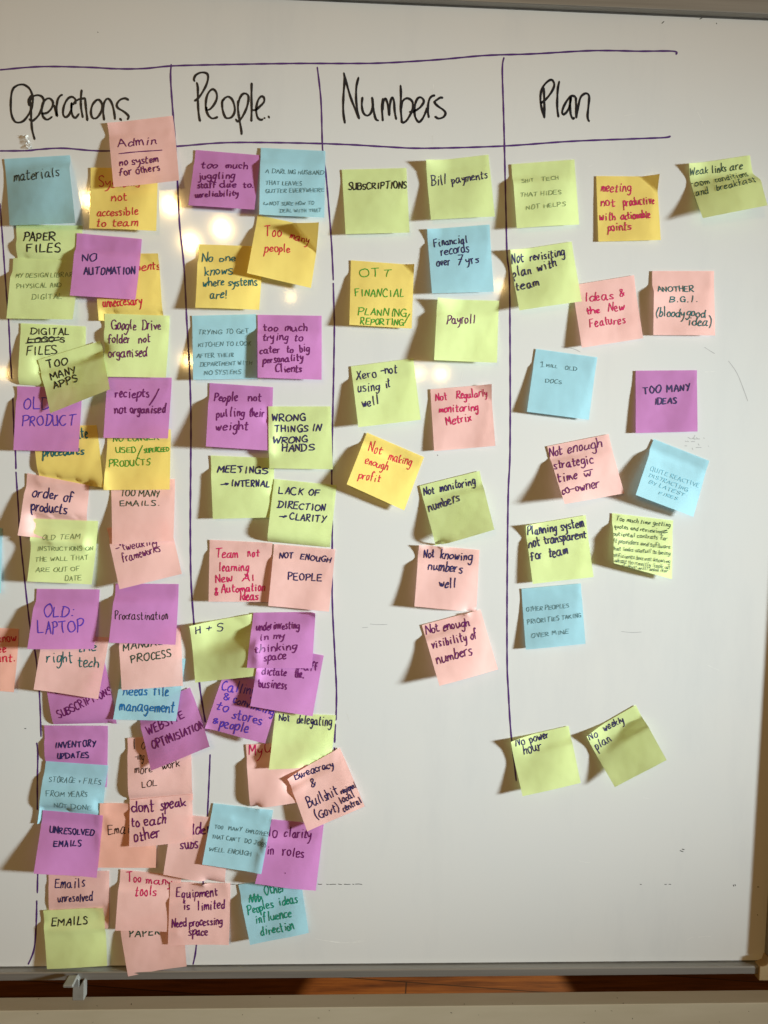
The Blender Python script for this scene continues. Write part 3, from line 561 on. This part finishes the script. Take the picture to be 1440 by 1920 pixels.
note('pink sticky note in crimson about the team not learning new AI', 'P', (393,1012,511,1018,507,1129,391,1128), (7,5), [('Team',404,1046,446,1045,9.5),('not',465,1044,487,1043,8.5),('learning',411,1071,467,1070,8.5),('New',405,1092,436,1090,9),('AI',454,1090,475,1089,11),('&',403,1116,409,1116,13),('Automation',416,1112,497,1108,9),('Ideas',449,1126,485,1124,9)], 'm', 2.4)
note('pink sticky note reading "NOT ENOUGH PEOPLE" in navy capitals', 'P', (514,1020,629,1030,617,1147,503,1136), (9,7), [('NOT',524,1047,550,1047,10.5),('ENOUGH',563,1049,621,1055,10.5),('PEOPLE',540,1087,603,1090,13)], 'n', 2.6)
note('pink sticky note with plum "My C" showing, under the lime "Not delegating" note', 'P', (461,1396,578,1390,570,1503,470,1512), (7,6), [('My',467,1416,491,1417,11),('Calendar',497,1411,560,1405,11)], 'm', 2.4)
note('lime sticky note reading "Not delegating" in navy', 'L', (516,1337,630,1341,620,1432,504,1443), (12,9), [('Not',523,1353,543,1353,7.5),('delegating',557,1357,622,1361,9.5)], 'n', 2.2, [cu(TL,.2,1.5)])
note('purple sticky note about calling and convincing stores and people', 'V', (420,1262,530,1285,497,1394,384,1366), (6,11), [('Calling',416,1293,478,1304,10.1),('&',419,1310,430,1312,12.0),('convincing',437,1317,512,1342,8.3),('to',404,1330,427,1336,10.1),('stores',435,1347,490,1359,10.1),('&',399,1357,408,1358,11.0),('people',412,1364,465,1374,10.1)], 'v', 2.6)
note('lime sticky note reading "H + S" with its top edge curling away', 'L', (355,1174,478,1150,482,1267,366,1280), (6,7), [('H',367,1189,377,1187,13),('+',386,1186,397,1184,13),('S',405,1186,420,1183,14)], 'n', 2.3, [('T',.36,.3,15,.9),cu(TL,.5,7),cu(TR,.3,4)])
note('purple sticky note in dark words about staff who dictate the business', 'V', (491,1207,607,1229,586,1343,469,1324), (9,9), [('staff',555,1254,594,1258,9),('dictate',492,1264,537,1267,8.5),('the.',553,1270,569,1271,9),('business',486,1288,537,1292,9)], 'p', 2.6, [('T',.2,.2,-6,.3)])
note('purple sticky note about underinvesting in my thinking space', 'V', (475,1149,591,1150,585,1253,463,1252), (11,9), [('underinvesting',481,1182,561,1180,7.7),('in',487,1201,503,1200,7.2),('my',513,1199,534,1198,7.2),('thinking',480,1223,558,1218,7.7),('space',495,1240,537,1236,8.1)], 'p', 2.4, [('T',.2,.2,-6,.3)])
note('blue sticky note in green about other peoples ideas that influence direction', 'B', (447,1659,562,1640,579,1749,469,1772), (9,6), [[(468,1690),(470,1678),(474,1690),(477,1676),(480,1690),(484,1677),(486,1690),(490,1682),(492,1686)],[(467,1684),(480,1681),(491,1681)],('Other',498,1679,534,1671,9.5),('Peoples',466,1713,514,1702,9.5),('ideas',524,1699,559,1693,9.5),('influence',480,1732,547,1719,9.5),('direction',490,1755,552,1742,9.5)], 'e', 2.4)
note('purple sticky note reading "No clarity in roles"', 'V', (510,1536,607,1546,592,1670,478,1657), (7,7), [('No',494,1570,520,1570,11),('clarity',533,1570,583,1573,10),('in',501,1600,513,1600,9),('roles',530,1603,569,1607,10),[(535,1635.5),(535.5,1636.5)]], 'p', 2.5, [('T',.2,.2,-6,.3)])
note('blue sticky note in thin capitals about too many employees', 'B', (400,1506,512,1519,490,1639,379,1621), (10,8), [('TOO',402,1555,418,1556,7),('MANY',428,1558,454,1560,7),('EMPLOYEES',461,1562,504,1568,7),("THAT CAN'T",397,1573,450,1580,7.5),('DO JOBS',459,1581,500,1587,7.5),('WELL ENOUGH',392,1596,471,1606,8)], 's', 1.1)
note('peach sticky note about bureacracy, tilted, with its left corner curled up', 'P', (539,1461,637,1402,684,1512,576,1559), (9,8), [('Bureacracy',554,1464,626,1439,7.7),('&',584,1479,594,1474,13.5),('Bullshit',580,1517,636,1490,9.9),('(Govt)',595,1537,637,1520,9.0),('regional',641,1490,669,1476,5.9),('local',640,1508,665,1494,7.2),('central',645,1522,678,1505,7.2)], 'n', 2.5, [cu(TL,.45,9)])
# ---- Numbers column
note('lime sticky note reading "SUBSCRIPTIONS" alone in black, top left under Numbers', 'L', (641,318,762,315,768,436,648,439), (6.5,7), [('SUBSCRIPTIONS',653,355,763,352,12)], 'k', 2.6)
note('lime sticky note reading "Bill payments"', 'L', (799,299,916,290,928,406,808,412), (9,7), [('Bill',811,346,838,343,10),('payments',849,343,915,333,9)], 'n', 2.2, [cu(TL,.4,8)])
note('blue sticky note reading "Financial records over 7 yrs"', 'B', (801,429,918,421,926,547,810,550), (8,6), [('Financial',815,462,876,455,9),('records',828,479,881,471,9),('over',820,500,845,496,9),('7',858,497,870,496,17),('yrs',875,495,899,491,9)], 'n', 2.3, [cu(TL,.25,3)])
note('yellow sticky note in green capitals about financial planning and reporting', 'Y', (658,488,777,495,772,616,655,609), (9,5), [('OTT',674,519,735,518,14),('FINANCIAL',666,556,757,556,14),('PLANNING',672,590,762,594,14),[(769,588),(763,598),(759,606)],('REPORTING',676,609,757,610,12)], 'g', 2.0, [cu(TR,.14,5)])
note('lime sticky note reading "Payroll"', 'L', (821,558,936,564,932,680,814,675), (11,8), [('Payroll',839,606,891,606,10)], 'p', 2.3, [cu(TL,.45,9)])
note('lime sticky note about accounts software not used well, tilted left', 'L', (658,687,775,672,789,787,672,801), (11,9), [('Xero',670,712,706,706,9.5),('-not',715,702,746,698,9),('using',672,736,713,731,9.5),('it',724,727,733,725,9),('well',681,764,711,757,10)], 'n', 2.4)
note('pink sticky note reading "Not regularly monitoring metrix"', 'P', (807,730,922,720,929,836,814,846), (3.6,4), [('Not',818,752,839,749,8.3),('Regularly',857,748,915,742,8.3),('monitoring',824,774,898,769,8.3),('Metrix',838,797,885,789,8.7)], 'm', 2.4, [cu(TR,.25,6)])
note('yellow sticky note reading "Not making enough profit" in red, tilted right', 'Y', (688,811,795,857,758,957,650,908), (12,6), [('Not',691,846,716,853,10),('making',729,862,771,873,9),('enough',684,869,726,882,8.5),('profit',672,897,713,905,9)], 'r', 2.0)
note('lime sticky note reading "Not monitoring numbers"', 'L', (787,911,899,883,927,993,816,1023), (13,15), [('Not',796,930,816,925,9),('monitoring',826,923,893,908,9),('numbers',805,960,864,938,10)], 'n', 2.5, [('T',.2,.2,5,.2)])
note('pink sticky note reading "Not knowing numbers well"', 'P', (786,1022,899,1031,892,1146,777,1137), (9.5,6), [('Not',796,1046,814,1047,9.5),('knowing',827,1047,886,1052,9),('numbers',803,1068,867,1074,9.5),('well',824,1100,853,1101,9.5)], 'n', 2.7, [cu(TL,.2,4)])
note('pink sticky note reading "Not enough visibility of numbers" in plum, lowest under Numbers', 'P', (791,1172,901,1143,934,1255,824,1286), (17,9), [('Not',800,1191,825,1184,9.5),('enough',833,1185,881,1173,10),('visibility',811,1216,876,1202,9.5),('of',884,1199,896,1196,10),('numbers',821,1246,887,1227,10)], 'p', 2.5)
# ---- Plan column
note('lime sticky note in thin dark capitals about tech that hides, not helps', 'L', (959,308,1077,299,1086,421,969,428), (9,6), [('SHIT',978,344,1001,341,7),('TECH',1016,340,1047,337,8),('THAT HIDES',975,370,1052,365,8),('NOT HELPS',987,394,1061,387,8)], 'f', 1.1)
note('lime sticky note about weak links, highest on the right, lifting off the board', 'L', (1292,306,1406,291,1439,385,1318,409), (15,11), [('Weak',1298,326,1332,321,7.6),('links',1339,322,1366,318,8.0),('are',1373,317,1396,314,7.6),('room',1300,348,1334,342,7.2),('conditions',1345,341,1406,328,7.2),('and',1309,365,1331,360,6.8),('breakfast',1346,357,1415,342,7.2)], 'd', 1.9, [cu(TL,.35,5),('T',.2,.3,14,.2)])
note('yellow sticky note about meetings not productive, with a curled corner', 'Y', (1118,330,1237,326,1239,450,1122,453), (1.5,3), [('meeting',1128,359,1187,357,10),('not',1128,387,1155,385,9),('productive',1171,385,1230,379,9),('with',1125,414,1155,412,9),('actionable',1166,411,1221,407,8.5),('points',1141,433,1185,430,9)], 'm', 2.3, [cu(TR,.22,9)])
note('pink sticky note reading "Ideas & New Features" in crimson', 'P', (1073,535,1189,516,1206,634,1091,652), (6,5), [('Ideas',1098,566,1151,560,9.5),('&',1163,556,1172,554,13),('the',1102,589,1125,586,7),[(1101,584),(1112,581),(1124,586)],('New',1142,585,1173,581,9),('Features',1107,613,1174,605,9)], 'm', 2.3)
note('lime sticky note reading "Not revisiting plan with team"', 'L', (957,468,1072,453,1091,565,974,582), (11,11), [('Not',962,492,985,488,9.5),('revisiting',997,488,1060,478,9.5),('plan',965,518,998,510,9.5),('with',1011,507,1045,498,9.5),('team',970,544,1012,535,9.5)], 'n', 2.5, [cu(TL,.35,8)])
note('pink sticky note headed "ANOTHER B.G.I." in dark teal', 'P', (1223,508,1339,508,1341,629,1225,628), (4.5,5), [('ANOTHER',1232,547,1301,547,11),('B.G.I.',1255,567,1307,566,11),('(bloody',1230,593,1283,595,9),('good',1288,592,1322,596,8.5),('idea)',1290,609,1333,612,9)], 't', 2.2)
note('light blue sticky note in tiny writing about old docs', 'B', (1005,654,1120,670,1104,787,988,772), (6,5), [('1',1014,688,1021,688,9),('MILL',1025,688,1045,690,5.5),('OLD',1060,693,1082,695,7),('DOCS',1023,717,1053,720,7)], 's', 1.1)
note('purple sticky note reading "TOO MANY IDEAS" in navy capitals', 'V', (1192,695,1307,694,1308,809,1192,812), (3,2), [('TOO',1207,739,1241,736,13),('MANY',1251,735,1295,732,12),('IDEAS',1228,758,1270,756,11)], 'n', 2.8)
note('light blue sticky note in faint small capitals about quite reactive, tilted right', 'B', (1226,823,1330,864,1300,969,1192,928), (15,8), [('QUITE REACTIVE',1219,882,1310,914,7.5),('DISTRACTING',1217,893,1289,922,6.5),('BY LATEST',1217,906,1283,931,6.5),('FIRES',1235,927,1270,938,6)], 'a', 1.1)
note('pink sticky note reading "Not enough strategic time w co-owner"', 'P', (1026,837,1141,814,1171,925,1059,945), (20,8), [('Not',1032,857,1057,851,9.5),('enough',1067,850,1130,838,10),('strategic',1040,880,1114,868,9.5),('time',1048,905,1084,897,9.5),('w',1098,895,1110,892,8),[(1096,884),(1104,882),(1112,880)],('co-owner',1055,927,1126,913,9.5)], 'p', 2.4)
note('lime sticky note reading "Planning system not transparent for team"', 'L', (986,986,1098,966,1113,1082,999,1095), (6,6), [('Planning',991,1004,1046,997,10),('system',1055,996,1096,987,9.5),('not',993,1027,1015,1022,9.5),('transparent',1023,1021,1101,1008,9.5),('for',996,1051,1017,1047,9),('team',1031,1046,1066,1039,9.5)], 'n', 2.7, [cu(TL,.3,6)])
note('small-lettered lime sticky note about too much time getting quotes', 'L', (1148,962,1262,976,1260,1086,1151,1056), (11,7), [('Too much time getting',1155,976,1257,988,4.7),('quotes and reviewing',1152,990,1242,1001,4.7),[(1242,996),(1252,994),(1243,999),(1253,998),(1245,1000)],('potiental contrats for',1149,1004,1252,1013,4.7),('It providers and software',1149,1017,1257,1029,4.7),('that looks usefull to being',1148,1031,1257,1041,4.2),('efficients but not knowing',1150,1044,1256,1056,4.2),('what to really look at',1153,1054,1256,1067,4.2),('and what will work for',1155,1062,1252,1074,3.8),('my biz',1166,1069,1200,1076,3.8)], 'd', 1.1, [cu((0,.5),.4,3)])
note('blue sticky note in thin capitals about other peoples priorities', 'B', (978,1104,1089,1094,1098,1207,986,1218), (5,5), [('OTHER PEOPLES',988,1147,1067,1139,8),('PRIORITIES TAKING',990,1171,1090,1157,8),('OVER MINE',997,1196,1068,1187,8)], 's', 1.1)
note('lime sticky note reading "No power hour" with a curling top left corner', 'L', (958,1391,1066,1361,1089,1468,980,1493), (11,8), [('No',968,1401,986,1398,10),('power',997,1397,1031,1384,9),('hour',985,1418,1019,1409,10)], 'n', 2.3, [cu(TL,.5,8),('T',.3,.2,3,.2)])
note('lime sticky note reading "No weekly plan", tilted, lowest on the right', 'L', (1100,1381,1192,1322,1250,1425,1153,1476), (13,11), [('No',1108,1391,1124,1383,10),('weekly',1136,1374,1173,1357,8.5),('plan',1123,1409,1150,1393,9)], 'n', 2.2, [cu(TL,.45,7),('T',.34,.2,9,.2)])

HS += [heights(s[0], s[2], s[3], s[7]) for s in SPECS]
for k in range(len(SPECS)): build(k)
